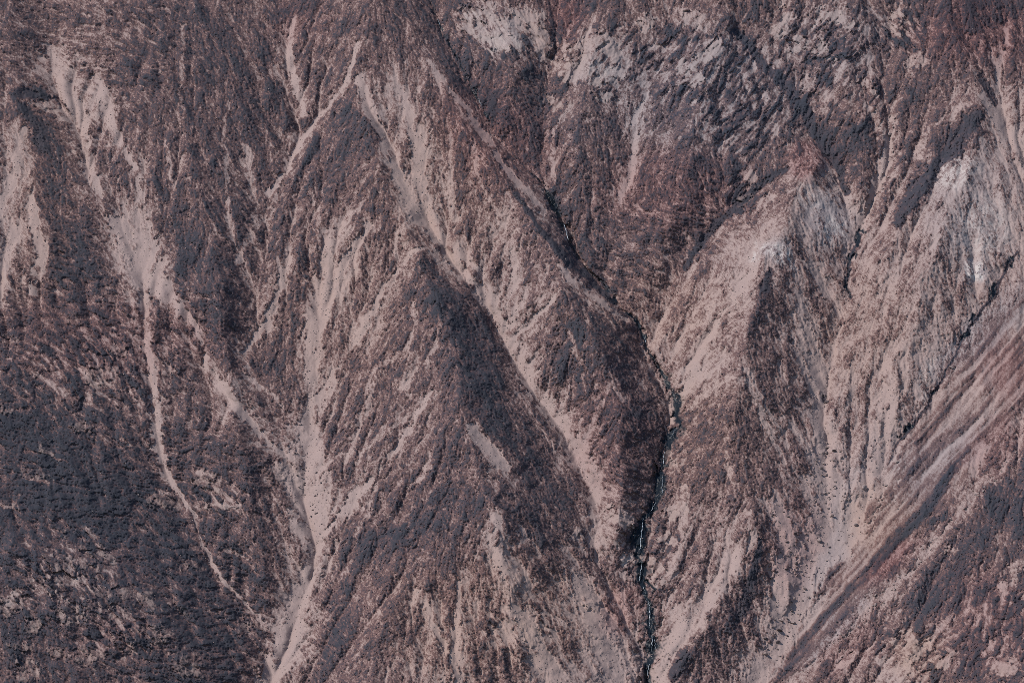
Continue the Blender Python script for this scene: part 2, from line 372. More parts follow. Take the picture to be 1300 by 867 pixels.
THIN = [   # thin runnels of loose ground, metres wide (line of points)
 [(288, 128), (286, 166), (285, 242)], [(395, 239), (402, 263), (406, 298)], [(471, 246), (451, 270), (430, 294)], [(368, 311), (357, 353), (347, 384)], [(399, 290), (413, 315), (413, 356), (399, 387), (399, 418)], [(447, 290), (423, 311), (416, 349)],
 [(458, 332), (444, 356), (430, 387)], [(506, 294), (503, 328), (489, 366), (471, 394), (454, 425)], [(430, 446), (416, 470), (388, 512)], [(530, 384), (527, 432), (499, 456), (471, 484), (464, 515), (440, 543)], [(323, 477), (340, 498), (357, 515)], [(593, 318), (604, 339), (618, 366)],
 [(739, 380), (746, 418), (739, 463), (744, 495)], [(728, 488), (714, 522)], [(777, 488), (763, 522), (742, 557)], [(909, 366), (902, 411), (878, 453), (864, 484)], [(875, 401), (840, 443), (842, 463)], [(1003, 377), (1016, 418), (1037, 474), (1041, 501)], [(944, 467), (975, 515), (1003, 567)],
 [(975, 405), (1016, 453), (1027, 480)], [(1020, 290), (1034, 339), (1050, 373)], [(937, 474), (899, 498), (875, 519)], [(1007, 315), (1035, 349), (1052, 370)], [(1000, 384), (1021, 425), (1035, 470)], [(1194, 429), (1173, 474), (1166, 495)], [(1080, 495), (1069, 529)],
 [(656, 664), (683, 702)], [(529, 754), (541, 788), (566, 823)], [(552, 750), (555, 781)], [(576, 761), (580, 809)], [(545, 588), (521, 622)], [(547, 577), (523, 619)], [(471, 640), (451, 681)], [(430, 771), (406, 799)], [(999, 653), (996, 705)], [(923, 574), (937, 629)], [(878, 671), (864, 719)],
 [(1097, 69), (1114, 111)], [(1086, 118), (1114, 156), (1128, 187)], [(1228, 128), (1200, 156)], [(1143, 0), (1138, 17)], [(235, 30), (232, 90), (238, 150)], [(215, 180), (225, 240)], [(310, 180), (318, 230)], [(560, 400), (555, 430), (540, 470)], [(600, 185), (612, 235), (640, 290)], [(855, 560), (862, 600)], [(1150, 440), (1140, 480)], [(1190, 150), (1160, 200)],
 [(700, 235), (703, 170), (720, 130)], [(490, 540), (455, 590)], [(640, 690), (668, 740), (690, 790)], [(770, 470), (790, 510)], [(905, 470), (880, 500)], [(1240, 180), (1262, 240), (1285, 300)], [(1190, 290), (1180, 340)],
]
DARK = [  # scrub and dark rock, with shade of right-facing flanks put into the colour
 [(690, 92, 6), (700, 60, 5), (712, 35, 5), (740, 10, 8), (790, 8, 8)], [(568, 58, 5), (600, 82, 6), (640, 88, 8), (690, 94, 7)], [(650, 18, 4), (660, 48, 4), (672, 76, 4)], [(797, 40, 5), (822, 68, 6), (800, 100, 4)], [(560, 40, 5), (590, 100, 8), (630, 140, 10)], [(700, 100, 8), (760, 125, 7)], [(850, 35, 5), (870, 60, 5)],
 [(585, 545, 8), (598, 575, 9), (622, 605, 8)], [(622, 540, 8), (645, 565, 8), (665, 590, 8)],
 [(22, 122, 6), (48, 117, 9), (62, 122, 4)], [(30, 135, 5), (50, 160, 9), (60, 190, 11), (70, 240, 13)], [(100, 85, 14), (112, 92, 12)], [(145, 100, 12)], [(125, 160, 10), (142, 172, 6)], [(125, 200, 12), (145, 205, 9)],
 [(95, 300, 20), (100, 340, 24), (78, 350, 14)], [(225, 300, 17), (243, 330, 24), (228, 362, 10)], [(430, 140, 12), (460, 150, 14), (470, 180, 16), (440, 190, 14)],
 [(545, 332, 7), (560, 370, 16), (582, 420, 20), (605, 460, 24), (630, 510, 22), (655, 555, 20), (685, 590, 20), (715, 625, 16), (728, 648, 8)],
 [(655, 245, 3.5), (680, 285, 4), (705, 318, 6), (720, 335, 5)], [(742, 345, 4), (780, 382, 4), (800, 402, 4)], [(600, 130, 7), (570, 90, 6), (545, 50, 6)],
 [(930, 40, 5), (960, 70, 6), (1000, 110, 7), (1040, 170, 9), (1060, 202, 7), (1078, 245, 3.5)], [(1237, 148, 9), (1212, 180, 11), (1182, 220, 11), (1152, 260, 11), (1140, 285, 5)], [(1245, 105, 5), (1262, 132, 4)],
 [(995, 215, 3), (960, 240, 5), (920, 275, 5), (890, 310, 5), (870, 340, 4)], [(1095, 172, 11), (1085, 205, 15), (1102, 230, 8)], [(975, 350, 3.5), (966, 380, 8), (958, 410, 6)],
 [(966, 690, 5), (957, 730, 8), (950, 770, 9), (930, 800, 7)], [(872, 838, 9), (860, 862, 9)], [(1290, 620, 20), (1240, 680, 18), (1200, 730, 20), (1165, 785, 14)],
 [(1212, 600, 7), (1190, 640, 12), (1155, 672, 6), (1205, 655, 9)], [(1090, 740, 3), (1050, 790, 4), (1015, 840, 5), (998, 875, 5)], [(20, 535, 25), (80, 570, 25), (50, 625, 30), (150, 620, 25), (110, 660, 18), (245, 705, 16)],
 [(470, 690, 22), (520, 670, 22), (560, 640, 18), (600, 622, 10)], [(440, 750, 10), (415, 830, 10)], [(563, 755, 6), (568, 805, 5)], [(628, 828, 6), (655, 855, 8)], [(935, 220, 6), (936, 270, 7)],
 [(330, 72, 5), (350, 110, 8)], [(345, 20, 6), (385, 15, 8)], [(512, 182, 4), (522, 210, 4)], [(548, 245, 6)], [(582, 220, 6), (590, 255, 8)], [(385, 330, 6), (390, 352, 7), (370, 390, 13), (360, 432, 11), (345, 470, 8)],
 [(455, 358, 6), (450, 388, 9)], [(500, 470, 10), (495, 495, 10)], [(410, 440, 8), (418, 455, 7)], [(1280, 20, 14), (1230, 15, 14)], [(700, 130, 12), (720, 110, 8)], [(660, 320, 5), (625, 350, 6)], [(905, 520, 6), (895, 550, 8)],
 [(1000, 300, 5), (1018, 325, 6)], [(1030, 370, 7), (1052, 425, 9)], [(725, 410, 10), (745, 440, 10)], [(712, 450, 10), (715, 475, 8)], [(800, 470, 10), (770, 520, 12), (820, 530, 10)], [(1085, 350, 8), (1095, 360, 7)], [(840, 155, 6)],
]
BANDS = [   # clear-edged bands: black rock, scrub, and shade of right-facing walls painted in
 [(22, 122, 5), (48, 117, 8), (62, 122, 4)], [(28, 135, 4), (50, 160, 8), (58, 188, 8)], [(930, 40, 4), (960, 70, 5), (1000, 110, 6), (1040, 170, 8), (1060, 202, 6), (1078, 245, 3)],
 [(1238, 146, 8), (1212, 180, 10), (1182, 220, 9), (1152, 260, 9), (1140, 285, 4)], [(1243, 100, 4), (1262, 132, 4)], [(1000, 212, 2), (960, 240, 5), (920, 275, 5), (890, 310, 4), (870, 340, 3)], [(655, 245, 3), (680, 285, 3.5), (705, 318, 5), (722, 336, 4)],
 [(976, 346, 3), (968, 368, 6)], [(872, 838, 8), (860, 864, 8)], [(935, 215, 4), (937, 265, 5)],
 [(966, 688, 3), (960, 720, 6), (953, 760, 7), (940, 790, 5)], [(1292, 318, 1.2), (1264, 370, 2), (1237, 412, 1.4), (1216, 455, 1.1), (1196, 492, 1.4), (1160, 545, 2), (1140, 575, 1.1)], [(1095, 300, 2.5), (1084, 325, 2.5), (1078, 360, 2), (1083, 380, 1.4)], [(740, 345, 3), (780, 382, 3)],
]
def field(lines, wob=1.0, frayed=1.0): return stroke(lines, wob, frayed)
WIDER = {6: 1.4, 7: 1.25, 11: 1.2, 18: 1.25, 19: 1.25, 20: 1.35, 21: 1.2}
scree_masks = [field([[(a, b, w * WIDER.get(k, 1.0)) for a, b, w in ln] for ln in l]) for k, (_, l) in enumerate(SCREE)]
isl = sstep(.75, 1.5, norm(fbm(U, V, 10, 2, 411)) * .75 + .75 * st_mid)
scree_masks = [m_ * (1 - .6 * isl) for m_ in scree_masks]
scree_masks[-1] = scree_masks[-1] * (.35 + .65 * sstep(-.3, .9, st_mid + gr))
scree_all = np.maximum.reduce(scree_masks)
extra = np.maximum(field(EXTRA_PALE), .9 * field([[(a, b, 2.6) for a, b in ln] for ln in THIN], 1.3, 1.1))
dark = field(DARK)
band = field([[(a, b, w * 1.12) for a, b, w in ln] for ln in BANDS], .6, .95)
fine_f = fbm(U, V, 5, 3, 201)
rough_f = fbm(U, V, 16, 4, 231)
# ------------------------------------------------------------------ broken rock: tilted plates
def plates(size, seed, ax=1.0, ang=0.0):
    """cells with their own tilt: returns height and edge distance"""
    ca, sa = math.cos(ang), math.sin(ang)
    XU = U + WX * 12; XV = V + WY * 12
    x = ((XU * ca + XV * sa) / size).astype(np.float32); y = ((-XU * sa + XV * ca) / (size * ax)).astype(np.float32)
    xi = np.floor(x).astype(np.int32); yi = np.floor(y).astype(np.int32)
    g = np.random.default_rng(seed); tab = g.random((256, 256, 5)).astype(np.float32)
    d1 = np.full(x.shape, 9., np.float32); d2 = d1.copy(); hgt = np.zeros_like(x); tone = np.zeros_like(x)
    for oy in (-1, 0, 1):
        for ox in (-1, 0, 1):
            cx, cy = xi + ox, yi + oy
            t = tab[cy & 255, cx & 255]
            ex = x - cx - t[..., 0]; ey = y - cy - t[..., 1]
            d = ex * ex + ey * ey
            near = d < d1
            d2 = np.where(near, d1, np.minimum(d2, d))
            hh = (t[..., 2] - .5) * .8 + ex * (t[..., 3] - .5) * 2.4 + ey * (t[..., 4] - .3) * 2.0
            hgt = np.where(near, hh, hgt); tone = np.where(near, t[..., 2], tone); d1 = np.where(near, d, d1)
    return hgt, np.sqrt(d2) - np.sqrt(d1), tone - .5
sel = np.where(crag_b > np.maximum(crag_a, .35), 0, np.where(crag_a > .35, 2, np.where(lean < -.22, 0, np.where(lean > .22, 2, 1))))
def shards(size, seed, ax):
    v = [plates(size, seed + k, ax, an) for k, an in enumerate((.62, .05, -.62))]
    return [np.choose(sel, [q[k] for q in v]) for k in range(3)]
p_big, e_big, t_big = shards(15, 5, 2.0)
p_mid, e_mid, t_mid = shards(5.2, 9, 2.6)
p_small, e_small, t_small = shards(2.7, 15, 2.4)
crack = np.maximum(1 - sstep(0, .16, e_big), .7 * (1 - sstep(0, .2, e_mid)))
print('plates', time.time() - T0)

OUTCROPS = [  # u, v, half width, half height, tilt
 (85, 725, 17, 12, .5), (105, 717, 9, 7, .3), (122, 720, 6, 7, .1), (70, 742, 13, 10, -.2), (130, 749, 17, 7, .65), (118, 768, 12, 7, 0), (80, 708, 16, 6, .2), (125, 700, 20, 7, .2),
 (15, 768, 15, 14, .5), (45, 790, 12, 12, .2), (38, 852, 14, 18, .7), (30, 818, 12, 6, .2), (80, 828, 12, 7, .4), (115, 830, 18, 14, .1), (155, 818, 16, 14, .2), (195, 800, 22, 14, .25), (160, 752, 14, 10, .4), (185, 760, 16, 9, .5),
 (90, 775, 18, 14, .2), (150, 780, 14, 8, .0), (235, 845, 18, 16, .1), (220, 775, 14, 6, .4), (275, 645, 22, 7, .1), (262, 610, 16, 12, .3), (205, 640, 22, 12, .1), (110, 675, 9, 5, .2), (85, 675, 8, 5, .2), (45, 600, 16, 6, .2), (15, 640, 10, 6, .1),
 (105, 543, 12, 9, .2), (10, 520, 8, 6, .1), (60, 570, 12, 4, .5), (240, 720, 14, 6, .3), (305, 800, 10, 6, .4), (325, 800, 10, 6, .4), (350, 600, 20, 12, .2),
 (598, 25, 15, 22, .5), (622, 15, 10, 12, .3), (632, 45, 24, 18, .2), (668, 25, 22, 16, .6), (690, 55, 14, 24, -.2), (650, 60, 14, 10, .2), (745, 55, 22, 10, -.6), (770, 60, 12, 20, -.5), (735, 80, 20, 12, -.3), (780, 92, 18, 10, .2), (758, 95, 22, 12, .1), (725, 100, 14, 10, .3),
 (905, 65, 26, 12, -.5), (870, 85, 14, 8, -.4), (885, 105, 18, 10, -.2), (880, 25, 14, 12, -.4), (955, 228, 9, 14, -.2), (948, 255, 12, 6, -.6), (1060, 25, 22, 10, .3), (1015, 60, 14, 8, -.3), (1135, 32, 14, 14, .2), (1160, 80, 16, 9, .1),
 (1045, 65, 14, 10, .2), (990, 40, 16, 10, .1), (1030, 110, 10, 12, -.4), (1000, 20, 14, 10, 0), (60, 135, 14, 5, .1), (205, 470, 12, 8, .2), (125, 480, 16, 10, .2), (150, 440, 14, 6, 0), (135, 468, 14, 8, .1), (90, 405, 14, 8, .4), (15, 432, 12, 8, -.2),
 (765, 120, 14, 8, .2), (700, 130, 8, 5, .1), (820, 30, 12, 10, -.3), (1105, 110, 10, 10, .3), (1205, 700, 10, 5, -.7), (1155, 822, 16, 20, -.6), (1265, 840, 16, 14, -.5), (1200, 835, 16, 10, -.6), (1080, 838, 16, 6, -.6), (1270, 745, 14, 6, -.7), (1290, 720, 14, 7, -.7),
 (815, 700, 8, 6, .1), (830, 720, 16, 10, .2), (835, 745, 14, 8, -.1), (850, 690, 16, 9, .1), (800, 712, 6, 5, 0), (860, 650, 14, 10, -.2), (790, 660, 14, 10, 0), (735, 680, 9, 5, .2), (752, 775, 8, 5, .1), (762, 812, 9, 4, .1), (668, 805, 20, 12, .7), (660, 790, 8, 14, -.4), (765, 778, 9, 4, .6),
]
oc_masks = []
outc = np.zeros_like(U)
for k, (ou, ov, a, b, tl) in enumerate(OUTCROPS):
    m_ = max(a, b) * 2 + 8
    j0 = max(0, int((ou - m_ - U0) / CELL)); j1 = min(NU, int((ou + m_ - U0) / CELL)); i0 = max(0, int((ov - m_ - V0) / CELL)); i1 = min(NV, int((ov + m_ - V0) / CELL))
    sl = (slice(i0, i1), slice(j0, j1))
    x = U[sl] - ou + wfx[sl] * 9 + p_big[sl] * 6 + p_mid[sl] * 5; y = V[sl] - ov + wfy[sl] * 9 + p_big[sl] * 5 + p_mid[sl] * 4
    xr = x * math.cos(tl) + y * math.sin(tl); yr = -x * math.sin(tl) + y * math.cos(tl)
    q = np.sqrt((xr / a) ** 2 + (yr / b) ** 2) + .12 * fine_f[sl]
    mk = 1 - sstep(.8, 1.15, q + .10 * gr[sl])
    oc_masks.append((sl, mk))
    outc[sl] = np.maximum(outc[sl], mk)

# ------------------------------------------------------------------ tints of the rock
def blob(items):
    out = np.zeros_like(U)
    for (a, b, ra, rb, tl, s) in items:
        x = PU - a; y = PV - b
        xr = x * math.cos(tl) + y * math.sin(tl); yr = -x * math.sin(tl) + y * math.cos(tl)
        out = np.maximum(out, s * (1 - sstep(.35, 1.25, np.sqrt((xr / ra) ** 2 + (yr / rb) ** 2))))
    return out
RED = blob([(630, 170, 90, 70, .6, .6), (850, 240, 110, 60, 0, .55), (140, 430, 170, 60, 0, .4), (1280, 470, 40, 50, -.6, .55), (1135, 715, 50, 18, -.75, 1), (1240, 40, 90, 60, 0, .8), (780, 780, 30, 40, 0, .6), (720, 20, 30, 40, .5, .8), (150, 810, 60, 30, 0, .25), (1030, 205, 35, 18, -.3, .8), (1270, 560, 60, 40, -.7, .5), (780, 560, 60, 90, 0, .35), (1080, 830, 60, 30, -.7, .4), (380, 30, 40, 40, 0, .4), (1010, 690, 40, 80, 0, .45), (1250, 790, 70, 90, 0, .45)])
GREY = blob([(880, 120, 170, 100, 0, 1.0), (1050, 60, 90, 70, 0, .7), (1055, 275, 40, 40, .5, 1), (985, 325, 26, 22, .6, 1), (1225, 260, 70, 100, 0, .55), (1242, 340, 14, 18, .3, 1.3), (1225, 440, 20, 60, .6, 1), (1255, 420, 30, 80, .75, .9), (1190, 590, 90, 40, -.75, .8), (1060, 800, 90, 16, -.75, .8), (1070, 680, 20, 120, .35, .6), (100, 740, 160, 80, 0, .35), (620, 40, 50, 50, 0, .5), (760, 100, 60, 40, 0, .6), (740, 160, 60, 30, 0, .5)])
WHITE = blob([(1242, 340, 11, 16, .3, 1), (990, 328, 22, 14, .7, .7), (962, 325, 14, 20, .5, .5), (1062, 288, 22, 26, .3, .55), (1212, 222, 30, 26, 0, .5), (1250, 290, 40, 40, 0, .35), (640, 50, 34, 26, .4, .18), (595, 22, 16, 22, .4, .22), (770, 92, 26, 12, .2, .35), (1180, 480, 14, 40, .4, .35), (1035, 245, 30, 24, 0, .3), (800, 715, 8, 10, 0, .4)])
TAN = blob([(620, 790, 170, 110, 0, .7), (560, 250, 110, 130, .5, .5), (440, 400, 120, 140, 0, .4), (1120, 660, 60, 50, -.75, .7), (1165, 830, 40, 40, -.6, .8), (830, 400, 110, 70, 0, .5), (900, 560, 90, 90, 0, .4), (60, 250, 60, 180, 0, .4), (1090, 430, 80, 90, 0, .4)])

ridg = norm(fbm(PU, PV, 11, 3, 261, ridged=True))
D = .5 + (D - .5) * .92 - .045
D = np.where(D > .55, .55 + (D - .55) * .5, D) + .005
halo = stroke([[(a, b, w * 1.9 + 7) for a, b, w in ln] for _, l in SCREE for ln in l], 1.5, .8)
loose = np.maximum(scree_all, .75 * extra)
sweep = stroke([[(1330, 420, 62), (1235, 520, 46), (1175, 610, 42), (1105, 700, 34), (1045, 790, 24), (985, 867, 18)]], .6, 0) * (1 - .6 * scree_all)
du = U * .66 - V * .75; dv = U * .75 + V * .66
line = norm(fbm(du * .06 + WX * .25, dv + WX * 5, 4.5, 3, 501) + .6 * fbm(du * .08, dv + WX * 6, 14, 2, 531))   # the long bedding lines of the lower right
D = (D - .12 * halo * (1 - scree_all)) * (1 - .80 * loose) - .03 * scree_all + .14 * dark - .06 * GREY - .05 * crags * sstep(.45, .6, D) - .24 * outc * sstep(300, 420, U) - .13 * outc
D = D - blob([(1130, 400, 190, 210, 0, .07), (880, 440, 90, 120, 0, .05), (430, 380, 90, 110, 0, .03), (600, 260, 70, 110, .5, .03)]) + blob([(110, 610, 220, 130, 0, .09), (240, 770, 130, 120, 0, .09), (60, 800, 90, 90, 0, .06)]) * (1 - loose)
D = D + (.40 - D) * .55 * sweep * (1 - scree_all)
D = D + .24 * stroke([[(1222, 590, 7), (1165, 664, 8), (1105, 730, 5), (1050, 790, 5), (1005, 850, 6), (985, 880, 5)], [(1300, 400, 3), (1225, 500, 4), (1170, 565, 4)]], .6, .5)
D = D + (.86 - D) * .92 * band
q = 1 - np.clip(.85 * crags + .6 * sweep + .75 * bedw, 0, .9)
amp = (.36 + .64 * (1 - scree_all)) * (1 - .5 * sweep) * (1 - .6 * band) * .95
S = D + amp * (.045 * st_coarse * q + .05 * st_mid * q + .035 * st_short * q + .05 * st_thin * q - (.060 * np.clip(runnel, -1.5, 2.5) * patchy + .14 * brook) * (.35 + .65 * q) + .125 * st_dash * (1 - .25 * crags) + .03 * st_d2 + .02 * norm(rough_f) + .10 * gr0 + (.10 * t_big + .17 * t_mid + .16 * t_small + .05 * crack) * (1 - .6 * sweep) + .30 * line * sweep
               + (.045 + .05 * (1 - q)) * st_slab + .09 * (1 - q) * st_slab2 + .035 * sharp)
S = S + amp * crags * (.20 * t_big + .24 * t_mid + .08 * crack + .06 * st_slab)
fleck = sstep(1.1, 2.4, st_dash + .5 * gr0)                            # loose pale stones caught among the scrub
S = S - .30 * fleck * sstep(.5, .7, S)
dash = st_dash
S = np.clip(S, -.2, 1.2)
print('cover', time.time() - T0)

# ------------------------------------------------------------------ running water and wet clefts
STREAM = [(540, -70, 1.2), (545, 0, 1.5), (553, 20, 2), (557, 32, 3.2), (575, 65, 1.2), (592, 95, 1.5), (600, 110, 3), (612, 140, 2.5), (624, 152, 3.2), (622, 170, 2.5), (655, 200, 1), (686, 228, 1.2), (696, 244, 3), (705, 262, 5), (714, 282, 3), (721, 296, 5.5), (728, 312, 4), (736, 328, 3.5), (745, 340, 1), (765, 356, 1), (773, 368, 3), (779, 378, 3), (790, 392, 1.2), (808, 406, 2), (820, 426, 4), (824, 440, 2.5), (838, 466, 1.2), (850, 482, 3), (860, 502, 3.5), (866, 524, 3), (864, 542, 5.5), (853, 560, 4), (846, 572, 2), (845, 586, 3.5), (841, 600, 2), (843, 622, 5), (836, 642, 2.5), (829, 652, 3), (820, 664, 2), (817, 680, 6.5), (813, 704, 6), (815, 712, 2), (816, 728, 5), (814, 741, 3), (820, 752, 3.5), (823, 764, 1.5), (827, 776, 3.5), (829, 800, 5), (830, 808, 2), (831, 816, 1.5), (832, 828, 6), (831, 838, 4), (826, 850, 2.5), (825, 867, 3), (826, 945, 3)]
STREAM = [(a, b, w * (1.75 if b > 560 else 1.35 if b > 480 else 1.0 if b > 230 else .55)) for a, b, w in STREAM]
WETS = [STREAM, [(1097, 292, 3), (1095, 302, 5), (1090, 312, 2)], [(1088, 320, 2), (1085, 327, 4), (1080, 340, 2), (1078, 360, 2.5), (1082, 378, 1.5)], [(1265, 362, 3.5), (1261, 374, 4)], [(1286, 325, 3), (1280, 340, 2.5)], [(1240, 395, 1.5), (1236, 410, 2), (1230, 425, 2.5), (1222, 440, 2)], [(1196, 492, 2), (1185, 512, 2)], [(1160, 540, 4), (1150, 556, 3)], [(1054, 508, 5)], [(815, 738, 3), (835, 752, 2)]]
broken = sstep(-1.0, -.1, norm(fbm(U, V, 9, 2, 711)) + .8 * t_mid)
wet = field(WETS, .35, .6) * np.maximum(broken, sstep(540, 600, V))
wet2 = field(WETS[1:], .35, .6)
cleft = field([[(a, b, w * 1.7) for a, b, w in WETS[0]]], .35, .6)

# ------------------------------------------------------------------ final relief
rock = sstep(.30, .62, S) * (1 - scree_all)
fine_dark = rock
relief += 1.2 * st_coarse * (1 - .6 * scree_all) * (1 - .5 * crags) + .7 * st_mid * (1 - .75 * scree_all) * (.3 + .7 * q) + .35 * st_thin * (1 - .6 * scree_all) * q
hard = np.maximum(rock, .45 * (1 - scree_all)) * (1 - .6 * sweep)
relief += hard * (1.0 + (.5 + 2.3 * crags) * p_big + (.3 + 1.3 * crags) * p_mid + .35 * p_small - (.3 + .5 * crags) * crack + .8 * rough_f + .8 * st_slab + 1.4 * (1 - q) * st_slab2 + .45 * sharp)
relief += sweep * .6 * line
relief += (.10 + .52 * rock) * st_dash + .12 * rock * st_d2 + (.07 + .34 * rock) * gr0
relief += (1 - rock) * .5 * fine_f
relief -= 1.4 * scree_all
relief += outc * (2.0 + 1.4 * p_big + 1.0 * p_mid)
relief -= 4.5 * cleft * (1 + .4 * p_mid) * (.4 + .6 * sstep(180, 300, V))
relief -= 2.0 * wet2
# keep every overhang away: depth must always grow upwards
dz = np.gradient(relief, CELL, axis=0)
over = np.clip(-(dz + LEAN * .92), 0, None)
relief += blur(over, 1) * .5

# ------------------------------------------------------------------ material
def mountain_material():
    m = bpy.data.materials.new("weathered_slope"); m.use_nodes = True
    nt = m.node_tree; N = nt.nodes; L = nt.links
    N.clear()
    out = N.new("ShaderNodeOutputMaterial"); b = N.new("ShaderNodeBsdfPrincipled")
    b.inputs["Roughness"].default_value = .95
    b.inputs["Specular IOR Level"].default_value = .15
    L.new(b.outputs[0], out.inputs[0])
    a1 = N.new("ShaderNodeAttribute"); a1.attribute_name = "cover"
    a2 = N.new("ShaderNodeAttribute"); a2.attribute_name = "tint"
    s1 = N.new("ShaderNodeSeparateColor"); L.new(a1.outputs["Color"], s1.inputs[0])
    s2 = N.new("ShaderNodeSeparateColor"); L.new(a2.outputs["Color"], s2.inputs[0])
    geo = N.new("ShaderNodeTexCoord")
    def noise(scale, detail, rough=.6):
        n = N.new("ShaderNodeTexNoise"); n.inputs["Scale"].default_value = scale; n.inputs["Detail"].default_value = detail
        n.inputs["Roughness"].default_value = rough; L.new(geo.outputs["Object"], n.inputs["Vector"]); return n.outputs["Fac"]
    def math_(op, a, bb, c=None):
        n = N.new("ShaderNodeMath"); n.operation = op
        for i, x in enumerate((a, bb, c)):
            if x is None: continue
            if isinstance(x, (int, float)): n.inputs[i].default_value = x
            else: L.new(x, n.inputs[i])
        return n.outputs[0]
    def mix(f, a, bb, mode='MIX'):
        n = N.new("ShaderNodeMix"); n.data_type = 'RGBA'; n.blend_type = mode
        if isinstance(f, (int, float)): n.inputs[0].default_value = f
        else: L.new(f, n.inputs[0])
        for i, x in ((6, a), (7, bb)):
            if isinstance(x, tuple): n.inputs[i].default_value = (*x, 1)
            else: L.new(x, n.inputs[i])
        return n.outputs[2]
    fine = noise(1.1, 2, .7)
    s = math_('ADD', s1.outputs[0], math_('MULTIPLY', math_('SUBTRACT', fine, .5), .10))
    ramp = N.new("ShaderNodeValToRGB"); L.new(s, ramp.inputs[0])
    e = ramp.color_ramp.elements
    stops = [(.10, SCREE_C), (.33, DIRT_C), (.45, BROWN_C), (.59, DBROWN_C), (.75, SCRUB_C), (.95, SCRUB2_C)]
    e[0].position, e[0].color = stops[0][0], (*stops[0][1], 1)
    e[1].position, e[1].color = stops[-1][0], (*stops[-1][1], 1)
    for p, c in stops[1:-1]:
        el = e.new(p); el.color = (*c, 1)
    col = ramp.outputs[0]
    col = mix(s1.outputs[1], col, mix(noise(.12, 4), OUT1_C, OUT2_C))
    col = mix(math_('MULTIPLY', s2.outputs[0], .8), col, (.95, .74, .76), 'MULTIPLY')
    col = mix(math_('MULTIPLY', s2.outputs[1], .9), col, (.93, 1.04, 1.12), 'MULTIPLY')
    col = mix(math_('MULTIPLY', s2.outputs[2], .8), col, (1.08, 1.0, .90), 'MULTIPLY')
    col = mix(math_('MULTIPLY', a2.outputs['Alpha'], math_('SUBTRACT', 1.0, math_('MULTIPLY', s1.outputs[0], 1.2))), col, (.42, .38, .36))
    v = noise(1.2, 2, .7)
    vr = N.new("ShaderNodeMapRange"); vr.inputs[1].default_value = .3; vr.inputs[2].default_value = .7; vr.inputs[3].default_value = .86; vr.inputs[4].default_value = 1.14
    L.new(v, vr.inputs[0])
    sc = N.new("ShaderNodeVectorMath"); sc.operation = 'SCALE'; L.new(col, sc.inputs[0]); L.new(vr.outputs[0], sc.inputs['Scale'])
    col = mix(s1.outputs[2], sc.outputs[0], (.008, .013, .020))
    L.new(col, b.inputs["Base Color"])
    rr = math_('SUBTRACT', .95, math_('MULTIPLY', s1.outputs[2], .55)); L.new(rr, b.inputs["Roughness"])
    bump = N.new("ShaderNodeBump"); bump.inputs["Strength"].default_value = .25; bump.inputs["Distance"].default_value = .5
    L.new(noise(2.0, 2, .6), bump.inputs["Height"]); L.new(bump.outputs[0], b.inputs["Normal"])
    return m
SCREE_C = (.290, .220, .203); DIRT_C = (.205, .148, .138); BROWN_C = (.138, .085, .079); DBROWN_C = (.090, .059, .061); SCRUB_C = (.054, .046, .055); SCRUB2_C = (.034, .036, .046)
OUT1_C = (.34, .265, .235); OUT2_C = (.16, .115, .108)
MAT = mountain_material()

# ------------------------------------------------------------------ world positions, with a coarse surround beyond the survey
def pad1(a, ext, d):      # stretch the coordinate arrays outwards
    lo = a[0] - ext[::-1]; hi = a[-1] + ext
    return np.concatenate([lo, a, hi])
ext = np.cumsum(4 * 1.55 ** np.arange(9)).astype(np.float32)
ne = len(ext)
uu = pad1(us, ext, 0); vv = pad1(vsx, ext, 0)
UU, VV = np.meshgrid(uu, vv)
rel = np.pad(relief, ne, mode='edge'); Sx = np.pad(S, ne, mode='edge')
def to_world(u, v, r):
    q = 433.5 - v
    z = q / (1 - LEAN * q / DIST); y = LEAN * z
    x = (u - 650.0) * (1 + y / DIST)
    return x, y - r, z
X, Y, Z = to_world(UU.astype(np.float64), VV.astype(np.float64), rel.astype(np.float64))
P = np.stack([X, Y, Z], -1).astype(np.float32)
Hh, Ww = P.shape[:2]
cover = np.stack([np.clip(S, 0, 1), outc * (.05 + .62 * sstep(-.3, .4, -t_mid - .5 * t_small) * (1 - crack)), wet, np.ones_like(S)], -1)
tint = np.stack([RED, GREY, TAN, 1.5 * WHITE * sstep(-.8, 1.2, -st_dash - 2.5 * t_mid - 1.5 * t_small - .6 * st_slab)], -1)
cover = np.pad(cover, ((ne, ne), (ne, ne), (0, 0)), mode='edge').reshape(-1, 4).astype(np.float32)
tint = np.pad(tint, ((ne, ne), (ne, ne), (0, 0)), mode='edge').reshape(-1, 4).astype(np.float32)
Pf = P.reshape(-1, 3)
idx = np.arange(Hh * Ww).reshape(Hh, Ww)
quads = np.stack([idx[:-1, :-1], idx[1:, :-1], idx[1:, 1:], idx[:-1, 1:]], -1).reshape(-1, 4)

